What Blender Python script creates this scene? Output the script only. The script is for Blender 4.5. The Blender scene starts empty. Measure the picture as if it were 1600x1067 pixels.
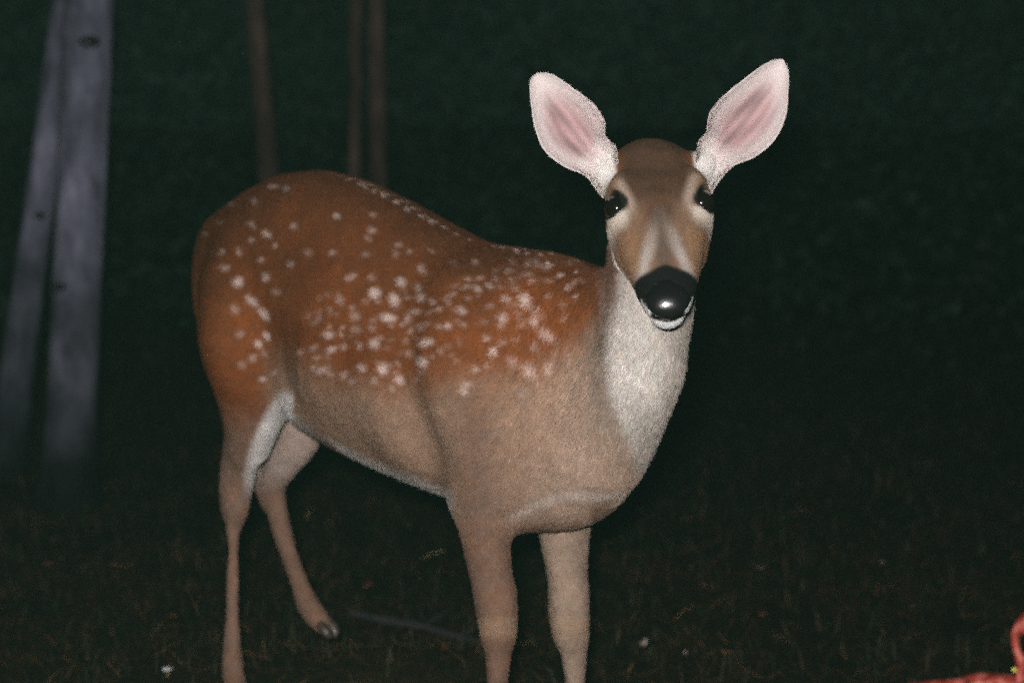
import bpy, math, random
import numpy as np
from mathutils import Vector, Matrix
import openvdb as vdb

rng = np.random.default_rng(7)
random.seed(7)
scene = bpy.context.scene
col = scene.collection

# ------------------------------------------------------------------ camera, world, flash
CAM_H, PITCH, FPX = 1.18, math.radians(9.85), 2900.0
cam_d = bpy.data.cameras.new('camera')
cam_d.sensor_width = 36.0
cam_d.lens = FPX * 36.0 / 1600.0
cam_d.clip_start, cam_d.clip_end = 0.02, 400.0
cam_d.dof.use_dof = True
cam_d.dof.focus_distance = 2.42
cam_d.dof.aperture_fstop = 3.0
cam = bpy.data.objects.new('camera', cam_d)
cam.location = (0, 0, CAM_H)
cam.rotation_euler = (math.pi / 2 - PITCH, 0, 0)
col.objects.link(cam)
scene.camera = cam

world = bpy.data.worlds.new('World')
scene.world = world
world.use_nodes = True
bg = world.node_tree.nodes['Background']
bg.inputs['Color'].default_value = (0.50, 1.0, 0.78, 1)
bg.inputs['Strength'].default_value = 0.0115

fl = bpy.data.lights.new('camera_flash', 'AREA')          # the camera's own flash, just above the lens
fl.shape = 'RECTANGLE'; fl.size, fl.size_y = 0.085, 0.03
fl.energy = 82.0
fl.color = (1.0, 0.955, 0.93)
flo = bpy.data.objects.new('camera_flash', fl)
flo.location = (-0.045, 0.0, CAM_H + 0.075)
flo.rotation_euler = (math.pi / 2 - PITCH, 0, 0)
col.objects.link(flo)

scene.view_settings.view_transform = 'Standard'
scene.view_settings.look = 'None'
scene.view_settings.exposure = 0.0
scene.view_settings.gamma = 1.0
scene.view_settings.use_curve_mapping = False
cy = scene.cycles
cy.use_denoising = False
cy.use_adaptive_sampling = False
cy.use_sample_subset = True            # grainy high-speed film: few light samples per grain
cy.sample_subset_length = 9
cy.filter_width = 1.9
cy.max_bounces = 5
cy.diffuse_bounces = 3
cy.glossy_bounces = 3
cy.transparent_max_bounces = 8
cy.sample_clamp_indirect = 2.0

# ------------------------------------------------------------------ helpers
CP, SP = math.cos(PITCH), math.sin(PITCH)

def W(px, py, Y):
    """world point on the ray of photo pixel (px, py) at horizontal distance Y"""
    a, b = (px - 800.0) / FPX, (533.5 - py) / FPX
    d = np.array([a, CP + b * SP, -SP + b * CP])
    return np.array([0, 0, CAM_H]) + d * (Y / d[1])

def to_px(p):
    p = np.atleast_2d(p)
    x, y, z = p[:, 0], p[:, 1], p[:, 2] - CAM_H
    zc = y * CP - z * SP
    yc = y * SP + z * CP
    return 800 + FPX * x / zc, 533.5 - FPX * yc / zc

def tag(o, label=None, cat=None, group=None, kind=None):
    if label: o['label'] = label
    if cat: o['category'] = cat
    if group: o['group'] = group
    if kind: o['kind'] = kind
    return o

def empty(name, loc, **k):
    o = bpy.data.objects.new(name, None)
    o.location = loc; o.empty_display_size = 0.1
    col.objects.link(o)
    return tag(o, **k)

def mesh_obj(name, verts, faces, mat=None, parent=None, smooth=True):
    me = bpy.data.meshes.new(name)
    verts = np.asarray(verts, dtype=np.float32)
    if isinstance(faces, np.ndarray):
        n, k = faces.shape
        me.vertices.add(len(verts)); me.vertices.foreach_set('co', verts.ravel())
        me.loops.add(n * k); me.loops.foreach_set('vertex_index', faces.astype(np.int32).ravel())
        me.polygons.add(n); me.polygons.foreach_set('loop_start', np.arange(0, n * k, k, dtype=np.int32))
        me.update(calc_edges=True)
    else:
        me.from_pydata([tuple(map(float, v)) for v in verts], [], faces)
    if smooth:
        me.polygons.foreach_set('use_smooth', np.ones(len(me.polygons), dtype=bool))
    me.update()
    o = bpy.data.objects.new(name, me)
    col.objects.link(o)
    if mat: me.materials.append(mat)
    if parent is not None:
        o.parent = parent
        o.location = -Vector(parent_world(parent))
    return o

def parent_world(p):
    v = Vector(p.location)
    while p.parent: p = p.parent; v = v + Vector(p.location)
    return v

def set_col(o, cols, name='coat'):
    at = o.data.color_attributes.new(name, 'FLOAT_COLOR', 'POINT')
    c = np.ones((len(o.data.vertices), 4), dtype=np.float32); c[:, :3] = cols
    at.data.foreach_set('color', c.ravel())

class NT:
    def __init__(s, name):
        s.m = bpy.data.materials.new(name); s.m.use_nodes = True
        s.t = s.m.node_tree; s.n = s.t.nodes; s.b = s.n['Principled BSDF']
        s.out = s.n['Material Output']
    def node(s, ty, **k):
        n = s.n.new(ty)
        for a, v in k.items():
            if a in n.inputs: n.inputs[a].default_value = v
            else: setattr(n, a, v)
        return n
    def link(s, a, b): s.t.links.new(a, b)
    def noise(s, scale, detail=6, rough=0.6, coord='Object', vec=None):
        n = s.node('ShaderNodeTexNoise')
        n.inputs['Scale'].default_value = scale; n.inputs['Detail'].default_value = detail
        n.inputs['Roughness'].default_value = rough
        if vec is None:
            tc = s.node('ShaderNodeTexCoord'); vec = tc.outputs[coord]
        s.link(vec, n.inputs['Vector'])
        return n
    def ramp(s, fac, stops):
        r = s.node('ShaderNodeValToRGB')
        el = r.color_ramp.elements
        while len(el) < len(stops): el.new(0.5)
        for e, (p, c) in zip(el, stops): e.position = p; e.color = (*c, 1) if len(c) == 3 else c
        s.link(fac, r.inputs['Fac'])
        return r
    def bump(s, h, strength, dist):
        b = s.node('ShaderNodeBump'); b.inputs['Strength'].default_value = strength
        b.inputs['Distance'].default_value = dist
        s.link(h, b.inputs['Height']); s.link(b.outputs[0], s.b.inputs['Normal'])
        return b

def catmull(P, n):
    """P: (k, d) control rows -> n rows, interpolating, chord based"""
    P = np.asarray(P, float)
    d = np.linalg.norm(np.diff(P[:, :3], axis=0), axis=1); d = np.maximum(d, 1e-5)
    t = np.concatenate([[0], np.cumsum(d)])
    tt = np.linspace(0, t[-1], n)
    m = np.zeros_like(P)
    m[1:-1] = (P[2:] - P[:-2]) / (t[2:] - t[:-2])[:, None]
    m[0] = (P[1] - P[0]) / d[0]; m[-1] = (P[-1] - P[-2]) / d[-1]
    i = np.clip(np.searchsorted(t, tt, side='right') - 1, 0, len(P) - 2)
    h = (t[i + 1] - t[i]); u = (tt - t[i]) / h
    u = u[:, None]; h = h[:, None]
    return ((2*u**3 - 3*u**2 + 1) * P[i] + (u**3 - 2*u**2 + u) * h * m[i]
            + (-2*u**3 + 3*u**2) * P[i+1] + (u**3 - u**2) * h * m[i+1])

def grid_faces(n, m, closed=True):
    i = np.arange(n - 1)[:, None]; j = np.arange(m if closed else m - 1)[None, :]
    j2 = (j + 1) % m
    f = np.stack([i*m + j, i*m + j2, (i+1)*m + j2, (i+1)*m + j], -1).reshape(-1, 4)
    return f

def loft(C, U, V, ru, rt, rb, seg=40, power=2.0):
    """closed tube: centres C, axes U, V (n,3), radius along U, along +V and along -V"""
    n = len(C)
    a = np.linspace(0, 2*math.pi, seg, endpoint=False)
    ca, sa = np.cos(a), np.sin(a)
    e = 2.0 / power
    cu = np.sign(ca) * np.abs(ca) ** e; sv = np.sign(sa) * np.abs(sa) ** e
    ru = np.asarray(ru)[:, None]
    rv = np.where(sa[None, :] >= 0, np.asarray(rt)[:, None], np.asarray(rb)[:, None])
    P = C[:, None, :] + U[:, None, :] * (ru * cu)[..., None] + V[:, None, :] * (rv * sv)[..., None]
    verts = P.reshape(-1, 3)
    verts = np.vstack([verts, C[0], C[-1]])
    q = grid_faces(n, seg)
    k = np.arange(seg); k2 = (k + 1) % seg
    t0 = np.stack([np.full(seg, n*seg), k2, k], -1)
    t1 = np.stack([np.full(seg, n*seg+1), (n-1)*seg + k, (n-1)*seg + k2], -1)
    return verts, q, np.vstack([t0, t1])

def tube(points, radii, up=(0, 0, 1), n=40, flat=1.0, seg=32, rnd=True):
    """tube along points; radii across; flat = ratio of the other radius"""
    rows = np.hstack([np.asarray(points, float), np.asarray(radii, float).reshape(-1, 1)])
    R = catmull(rows, n)
    C, r = R[:, :3], np.maximum(R[:, 3], 0.0006)
    T = np.gradient(C, axis=0); T /= np.linalg.norm(T, axis=1)[:, None]
    up = np.asarray(up, float)
    U = np.cross(T, up); U /= np.linalg.norm(U, axis=1)[:, None]
    V = np.cross(U, T)
    if rnd:                                                # rounded ends
        k = np.array([0.35, 0.7, 0.92])
        for e, (c, t, rr) in enumerate([(C[0], -T[0], r[0]), (C[-1], T[-1], r[-1])]):
            cc = np.array([c + t * rr * math.sqrt(1 - q*q) for q in k]); rq = rr * k
            uu, vv = (np.repeat(U[:1], 3, 0), np.repeat(V[:1], 3, 0)) if e == 0 else (np.repeat(U[-1:], 3, 0), np.repeat(V[-1:], 3, 0))
            if e == 0: C, r, U, V = np.vstack([cc, C]), np.hstack([rq, r]), np.vstack([uu, U]), np.vstack([vv, V])
            else: C, r, U, V = np.vstack([C, cc[::-1]]), np.hstack([r, rq[::-1]]), np.vstack([U, uu]), np.vstack([V, vv])
    return loft(C, U, V, r, r * flat, r * flat, seg)

# ------------------------------------------------------------------ the deer: body frame
O = np.array([-0.19, 2.85, 0.0])
A = np.array([0.80, -0.60, 0.0])                           # towards the chest
N = np.array([0.60, 0.80, 0.0])                            # away from the camera
Z = np.array([0, 0, 1.0])
def B(s, t, z): return O + A*s + N*t + Z*z

TOP = np.array([(270,470),(288,400),(297,365),(305,375),(340,328),(400,286),(450,263),(500,259),(560,275),(620,305),(680,340),(740,370),
                (800,381),(860,388),(900,404),(930,440),(960,520),(1000,600)], float)
BOT = np.array([(270,480),(300,500),(340,545),(400,595),(440,622),(460,640),(500,682),(560,716),(620,741),(680,765),(710,776),(760,796),
                (830,822),(900,822),(935,805),(965,770),(1000,700)], float)

def trunk():
    ss = np.linspace(-0.412, 0.435, 46)
    Wd = np.array([(-.412,.014),(-.40,.036),(-.385,.052),(-.36,.074),(-.33,.085),(-.28,.102),(-.2,.118),(-.1,.128),(0,.140),(.1,.144),(.2,.134),(.3,.118),(.37,.098),(.41,.07),(.435,.03)])
    C, ru, rt, rb = [], [], [], []
    for s in ss:
        c = B(s, 0, 0)
        z = 0.65
        px = to_px(np.array([c[0], c[1], z]))[0][0]
        yt, yb = np.interp(px, TOP[:,0], TOP[:,1]), np.interp(px, BOT[:,0], BOT[:,1])
        zt, zb = W(px, yt, c[1])[2], W(px, yb, c[1])[2]
        for _ in range(2):
            pt = to_px(np.array([c[0], c[1], zt]))[0][0]; zt = W(pt, np.interp(pt, TOP[:,0], TOP[:,1]), c[1])[2]
            pb = to_px(np.array([c[0], c[1], zb]))[0][0]; zb = W(pb, np.interp(pb, BOT[:,0], BOT[:,1]), c[1])[2]
        zt -= 0.008; zb += 0.008                          # room for the coat
        zc = zb + 0.50*(zt - zb)
        C.append([c[0], c[1], zc]); ru.append(np.interp(s, Wd[:,0], Wd[:,1])); rt.append(zt - zc); rb.append(zc - zb)
    n = len(ss)
    return loft(np.array(C), np.repeat(N[None], n, 0), np.repeat(Z[None], n, 0), ru, rt, rb, 48, 2.15)

def leg(rows, flat=1.0, up=N, shrink=0.0, n=60):
    """rows: (y, x_left, x_right, Y)"""
    P, r = [], []
    for y, xl, xr, Y in rows:
        P.append(W((xl + xr) / 2, y, Y)); r.append((xr - xl) / 2 / FPX * (Y + 0.04) - shrink)
    return tube(P, r, up, n=n, flat=flat)

SDF_VOX = 0.004
LO = np.array([-0.75, 2.10, -0.02]); HI = np.array([0.42, 3.35, 1.12])
DIM = np.ceil((HI - LO) / SDF_VOX).astype(int)
IJK0 = np.floor(LO / SDF_VOX).astype(int)
BAND = 14
field = np.full(DIM, BAND * SDF_VOX, dtype=np.float32)
xf = vdb.createLinearTransform(voxelSize=SDF_VOX)

def part_sdf(shape):
    v, q, t = shape
    g = vdb.FloatGrid.createLevelSetFromPolygons(np.ascontiguousarray(v, dtype=np.float32), np.ascontiguousarray(t, dtype=np.uint32),
                                                 np.ascontiguousarray(q, dtype=np.uint32), xf, float(BAND))
    lo, hi = g.evalActiveVoxelBoundingBox()
    lo = np.maximum(np.array(lo), IJK0); hi = np.minimum(np.array(hi), IJK0 + DIM - 1)
    a = np.zeros(hi - lo + 1, dtype=np.float32)
    g.copyToArray(a, ijk=tuple(int(i) for i in lo))
    sl = tuple(slice(int(l - o), int(h - o + 1)) for l, h, o in zip(lo, hi, IJK0))
    return sl, a

def add(shape, k=0.02):
    sl, a = part_sdf(shape)
    f = field[sl]
    h = np.maximum(k - np.abs(f - a), 0) / k
    field[sl] = np.minimum(f, a) - h*h*k*0.25

def carve(shape, k=0.012):
    sl, a = part_sdf(shape)
    a = -a
    f = field[sl]
    h = np.maximum(k - np.abs(f - a), 0) / k
    field[sl] = np.maximum(f, a) + h*h*k*0.25

add(trunk())
# ---- legs, outer outline read as (y, left, right, distance)
near_hind = [(410,345,440,2.95),(460,328,450,2.945),(520,324,446,2.94),(560,332,440,2.94),(620,342,438,2.95),(670,350,424,2.96),(715,354,406,2.98),(745,351,401,3.00),
             (775,347,395,3.01),(803,347,389,3.01),(828,350,379,3.01),(855,354,375,3.00),(905,351,376,2.99),(955,350,376,2.98),(1000,346,379,2.97),
             (1035,343,383,2.965),(1062,345,386,2.95),(1085,354,394,2.93)]
far_hind = [(470,400,530,3.13),(560,405,530,3.12),(640,420,515,3.12),(685,425,502,3.12),(720,414,474,3.13),(755,402,451,3.15),(783,409,450,3.15),
            (830,423,459,3.13),(870,437,469,3.11),(910,451,485,3.09),(940,459,499,3.075),(962,472,514,3.06),(975,486,522,3.05)]
near_front = [(500,745,875,2.63),(600,738,860,2.62),(700,722,830,2.62),(760,716,812,2.62),(800,718,800,2.62),(840,722,797,2.62),(900,735,800,2.62),(940,744,803,2.62),(970,752,803,2.62),
              (1000,756,802,2.62),(1040,759,797,2.62),(1090,762,790,2.62),(1140,762,788,2.62),(1180,758,792,2.61),(1210,760,790,2.60),(1235,765,798,2.58)]
far_front = [(640,830,930,2.77),(740,838,930,2.77),(800,842,924,2.76),(840,845,920,2.76),(895,856,917,2.76),(945,862,916,2.76),(975,866,917,2.76),
             (1000,873,917,2.76),(1035,880,915,2.76),(1090,887,911,2.76),(1130,887,912,2.76),(1165,882,916,2.75),(1190,884,914,2.74),(1212,889,922,2.72)]
add(leg(near_hind, 0.9, shrink=.0030), .045)
add(leg(far_hind, 0.9, shrink=.003), .016)
add(leg(near_front, 1.1, shrink=.001), .05)
add(leg(far_front, 1.1, shrink=.0), .020)
# thigh and shoulder masses, the point of the hock, the stifle fold
add(tube([B(-.250,-.054,.755), B(-.232,-.078,.67), W(398,640,2.95), W(393,690,2.975)], [.068,.076,.046,.030], N, 30), .03)
add(tube([B(-.250,.05,.765), B(-.25,.07,.64), B(-.215,.07,.54)], [.070,.080,.040], N, 30), .03)
add(tube([B(.20,-.066,.765), B(.235,-.094,.69), B(.27,-.088,.59), B(.25,-.074,.50)], [.060,.082,.078,.054], N, 30), .034)
add(tube([B(.22,.055,.77), B(.245,.08,.68), B(.27,.08,.58), B(.25,.075,.50)], [.062,.085,.082,.055], N, 30), .03)
add(tube([W(364,690,2.99), W(359,742,3.005), W(363,790,3.01)], [.008,.013,.012], N, 16), .025)
add(tube([W(408,720,3.16), W(407,752,3.165), W(418,785,3.16)], [.008,.0125,.012], N, 16), .014)
carve(tube([B(-.155,-.185,.70), B(-.13,-.175,.60)], [.050,.045], N, 10), .05)
add(tube([B(-.02,-.055,.66), B(.08,-.062,.64)], [.092,.092], N, 10), .03)
add(tube([B(.12,-.076,.66), B(.145,-.072,.585)], [.079,.071], N, 14), .05)
# knees, dewclaws
for x_, y_, Y_ in ((779, 965, 2.615), (890, 965, 2.755)):
    add(tube([W(x_, y_ - 34, Y_ - .004), W(x_, y_ - 4, Y_ - .009), W(x_, y_ + 22, Y_ - .002)], [.017, .0200, .017], A, 10), .03)
for x_, y_, Y_ in ((478, 948, 3.10),):
    add(tube([W(x_ - 6, y_ - 10, Y_), W(x_ - 8, y_ + 4, Y_)], [.007, .006], A, 8), .014)
# brisket
add(tube([B(.30,0,.50), B(.36,0,.53), B(.395,.0,.60)], [.060,.064,.062], N, 20), .04)
# tail against the rump
add(tube([B(-.365,.03,.80), B(-.395,.05,.75), B(-.41,.055,.70), B(-.395,.055,.62)], [.02,.026,.026,.012], N, 20), .02)
# neck
neck_pts = [W(905,600,2.72), W(938,560,2.67), W(982,510,2.60), W(1012,450,2.56), W(1019,380,2.54), W(1018,315,2.53), W(1022,270,2.51)]
add(tube(neck_pts, [.115,.10,.074,.054,.048,.046,.045], A, 50, flat=1.25), .05)
throat = [W(922,684,2.61), W(962,634,2.57), W(1000,572,2.525), W(1011,500,2.505), W(1013,430,2.50), W(1018,350,2.49)]
add(tube(throat, [.085,.074,.060,.052,.048,.043], (0,1,0), 40), .035)

# ---- head
HP = W(1022, 262, 2.515)                                   # inside the back of the skull
HN = W(1043, 478, 2.335)                                   # nose end of the axis
F = HN - HP; HL = np.linalg.norm(F); F /= HL
R = np.array([1.0, -0.12, 0.0]); R -= F * (R @ F); R /= np.linalg.norm(R)
Uh = np.cross(R, F)
if Uh[1] > 0: Uh = -Uh
def H(h, r, u): return HP + F*(h*HL) + R*r + Uh*u
hs = np.array([#  h     half-width  top    bottom  centre offset
    (-.125, .020, .006, .020, .000),
    (-.075, .042, .014, .040, .000),
    (0.00, .058, .018, .052, .000),
    (0.12, .063, .034, .056, .000),
    (0.25, .0655, .046, .060, .000),
    (0.36, .0690, .046, .062, .000),
    (0.46, .0650, .040, .060, .000),
    (0.56, .0575, .036, .054, .000),
    (0.68, .0510, .032, .046, .001),
    (0.80, .0440, .029, .036, .002),
    (0.90, .0385, .026, .028, .002),
    (0.98, .0320, .023, .026, .002),
    (1.04, .0240, .015, .020, .002),
    (1.065, .008, .005, .008, .002)])
hr = catmull(np.hstack([np.array([[h, 0, 0] for h in hs[:, 0]]), hs[:, 1:]]), 60)
hc = np.array([H(r_[0], 0, r_[6]) for r_ in hr])
add(loft(hc, np.repeat(R[None], 60, 0), np.repeat(Uh[None], 60, 0), np.maximum(hr[:,3],.003), np.maximum(hr[:,4],.003), np.maximum(hr[:,5],.003), 48, 2.45), .02)
# brow ridges, nasal bridge, cheeks, chin
for sgn in (-1, 1):
    add(tube([H(.20, sgn*.046, .032), H(.28, sgn*.052, .034), H(.34, sgn*.046, .036)], [.010,.012,.008], Uh, 14), .012)
    add(tube([H(.43, sgn*.052, -.006), H(.56, sgn*.046, -.018)], [.014,.011], Uh, 10), .014)
    add(tube([H(.10, sgn*.046, -.004), H(.03, sgn*.064, .004), H(-.04, sgn*.075, .004)], [.020,.019,.013], Uh, 10), .018); add(tube([H(.42, sgn*.046, -.034), H(.56, sgn*.038, -.034), H(.68, sgn*.028, -.028)], [.015,.015,.012], Uh, 12), .016)       # ear base
add(tube([H(.40,0,.030), H(.60,0,.024), H(.85,0,.020)], [.018,.013,.012], R, 20), .012)
add(tube([H(.78,0,-.024), H(.875,0,-.0285), H(.935,0,-.0285)], [.022,.0280,.0250], R, 14), .006)         # chin
EYE = [H(.368, -.0500, .0185), H(.362, .0520, .0145)]
for i, sgn in enumerate((-1, 1)):
    e = EYE[i]
    add(tube([e - F*.014, e + F*.014], [.0185, .0185], Uh, 8), .010)
def ball(c, r, n=14): return tube([c - Z*r*.02, c + Z*r*.02], [r, r], Z if False else A, 6, seg=28)
for i, sgn in enumerate((-1, 1)):
    e = EYE[i] + R*sgn*.014 + Uh*.013
    carve(tube([e - F*.006, e + F*.006], [.0155, .0155], Uh, 6), .004)
# the gape: mouth line between lip and chin
carve(tube([H(.78,-.040,-.018), H(.95,-.033,-.020), H(1.05,0,-.020), H(.95,.033,-.020), H(.78,.040,-.018)], [.0022]*5, Uh, 30), .004)

g = vdb.FloatGrid(); g.transform = xf
g.background = BAND * SDF_VOX
g.copyFromArray(field, ijk=tuple(int(i) for i in IJK0), tolerance=0.0)
pts, quads = g.convertToQuads(isovalue=0.0)
pts = np.array(pts); quads = np.array(quads).astype(np.int64)
del field

def normals(pts, quads):
    d1 = pts[quads[:, 2]] - pts[quads[:, 0]]; d2 = pts[quads[:, 3]] - pts[quads[:, 1]]
    fn = np.cross(d1, d2)
    vn = np.zeros_like(pts)
    for k in range(4): np.add.at(vn, quads[:, k], fn)
    return vn / np.maximum(np.linalg.norm(vn, axis=1), 1e-12)[:, None]
vn = normals(pts, quads)
c0 = pts.mean(0)
if np.mean(np.sum(vn * (pts - c0), 1)) < 0:
    quads = quads[:, ::-1]; vn = -vn

# ------------------------------------------------------------------ coat pattern
def smooth(e0, e1, x):
    t = np.clip((x - e0) / (e1 - e0), 0, 1); return t*t*(3 - 2*t)
def mix(a, b, f): return a*(1 - f[:, None]) + b*f[:, None]
def vnoise(p, s, seed=0):
    r = np.random.default_rng(seed); out = 0
    for k in range(5):
        d = r.normal(size=3); d /= np.linalg.norm(d)
        d2 = r.normal(size=3)
        out = out + np.sin(p @ (d*s*(0.7 + .25*k)*2*math.pi) + 2*np.sin(p @ d2 * s * 2.1) + r.uniform(0, 6.28))
    return out / 5.0

SPOTS = """212,505,22,1 262,572,24,.9 305,620,24,1.1 315,697,17,1 285,725,17,.8 312,487,18,.7 295,425,13,.5 315,333,18,.7 262,300,16,.4 215,395,15,.45
155,397,15,.4 165,455,18,.45 412,305,14,.55 345,375,12,.4 400,440,14,.45 350,540,18,.3 385,170,14,.5 340,165,15,.5 270,215,14,.35 190,225,12,.3
150,290,14,.25 95,330,14,.25 200,600,20,.35 220,690,18,.35 265,775,18,.45 225,800,16,.4 300,850,14,.8 340,830,12,.4 260,355,14,.4 305,760,14,.4
565,268,14,.8 690,320,16,.6 695,265,12,.4 680,350,14,.3 785,375,14,.35 825,395,12,.35 550,400,16,.4 465,400,18,.35 670,405,16,.3 775,405,16,.3
870,460,20,.5 905,395,10,.35 795,505,20,.9 615,487,20,.5 690,487,16,.4 700,545,24,1 770,568,24,.9 855,525,18,.4 865,560,20,.6 905,575,16,.55
575,565,20,.5 930,600,15,.4 845,610,20,.5 750,632,25,1 630,625,22,.5 820,635,20,.5 540,605,16,.25 500,635,18,.25 635,675,20,.4 690,670,16,.4
535,692,20,.8 580,690,14,.4 865,665,18,.5 930,665,15,.4 700,725,22,.9 885,720,25,.9 645,730,16,.5 590,735,16,.5 545,745,20,.9 480,740,16,.5
435,755,16,.4 830,680,16,.4 800,655,14,.4 870,790,25,1.1 730,815,25,1 655,810,18,.7 790,855,22,.9 510,820,22,.6 590,835,18,.5 540,830,14,.4
700,855,16,.5 825,760,18,.4 935,750,15,.3 620,860,16,.4 760,885,16,.4 480,810,14,.4
1012,608,20,.7 960,660,18,.7 980,550,14,.4 1068,530,18,.7 1035,495,13,.4 1112,518,16,.7 1175,565,16,.6 1240,568,26,.9 1195,500,12,.4 1270,500,12,.4
1160,630,20,.7 1150,655,15,.4 1275,600,16,.5 1270,640,24,.6 1100,705,16,.5 1125,750,19,1 1315,688,28,.7 1270,730,20,.4 1345,700,15,.4
1190,785,20,.5 1255,815,28,.7 1325,808,24,.6 1060,815,14,.6 1030,870,14,.6 1020,895,16,.7 1100,800,14,.35 1225,885,18,.3 1430,655,16,.2
1395,770,18,.3 1230,800,16,.4 1330,448,11,.8 1367,478,12,.9 1395,515,13,.7 1418,548,12,.6 1300,412,9,.5 1340,408,8,.4 1380,416,8,.4 1405,440,8,.4 1430,468,8,.6 1450,492,8,.5
430,92,9,.6 490,99,9,.6 515,98,9,.5 545,110,9,.6 575,123,9,.8 610,138,9,.6 650,156,9,.7 670,168,9,.6 700,184,9,.6 735,199,9,.8 780,223,10,.9
820,248,10,.8 868,273,9,.7 905,291,10,.9 950,311,9,.6 1000,331,10,.9 1040,346,11,1 1085,361,10,.9 1128,373,9,.8 1160,383,9,.7 1212,396,11,.9 1250,404,9,.6"""
SPOTS = np.array([[float(v) for v in w.split(',')] for w in SPOTS.split()])
_r = np.random.default_rng(21); _e = []
while len(_e) < 80:
    x_, y_ = _r.uniform(440, 1420), _r.uniform(430, 880)
    if x_ < 960 and y_ < 520: continue
    if y_ > 860 - abs(x_ - 800)*.12: continue
    if min(np.hypot(SPOTS[:, 0] - x_, SPOTS[:, 1] - y_)) < 24: continue
    if _e and min(np.hypot(*(np.array(_e)[:, :2] - [x_, y_]).T)) < 26: continue
    _e.append([x_, y_, _r.uniform(11, 17), _r.uniform(.15, .38)])
SPOTS = np.vstack([SPOTS, _e])
SPOTS[:, 0] = 280 + SPOTS[:, 0]/2.2857; SPOTS[:, 1] = 220 + SPOTS[:, 1]/2.2857; SPOTS[:, 2] /= 2.2857

RUST = np.array([.205, .064, .018]); DARK = np.array([.085, .029, .009]); TAN = np.array([.32, .205, .140])
CREAM = np.array([.66, .52, .46]); WHITE = np.array([.72, .69, .66]); LEGC = np.array([.225, .135, .095])
GREYB = np.array([.085, .045, .026]); FACE = np.array([.205, .122, .075]); BLACK = np.array([.006, .006, .006])
THROAT = np.array([.44, .385, .335])

def head_coords(p):
    q = p - HP
    return (q @ F) / HL, q @ R, q @ Uh

def is_head(p):
    h, r, u = head_coords(p)
    m = (h > -.22) & (h < 1.2) & (np.abs(r) < .1) & (u > -.085 + .03*np.clip(h, 0, 1)) & (u < .09)
    return m & (p[:, 1] < 2.62)

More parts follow.
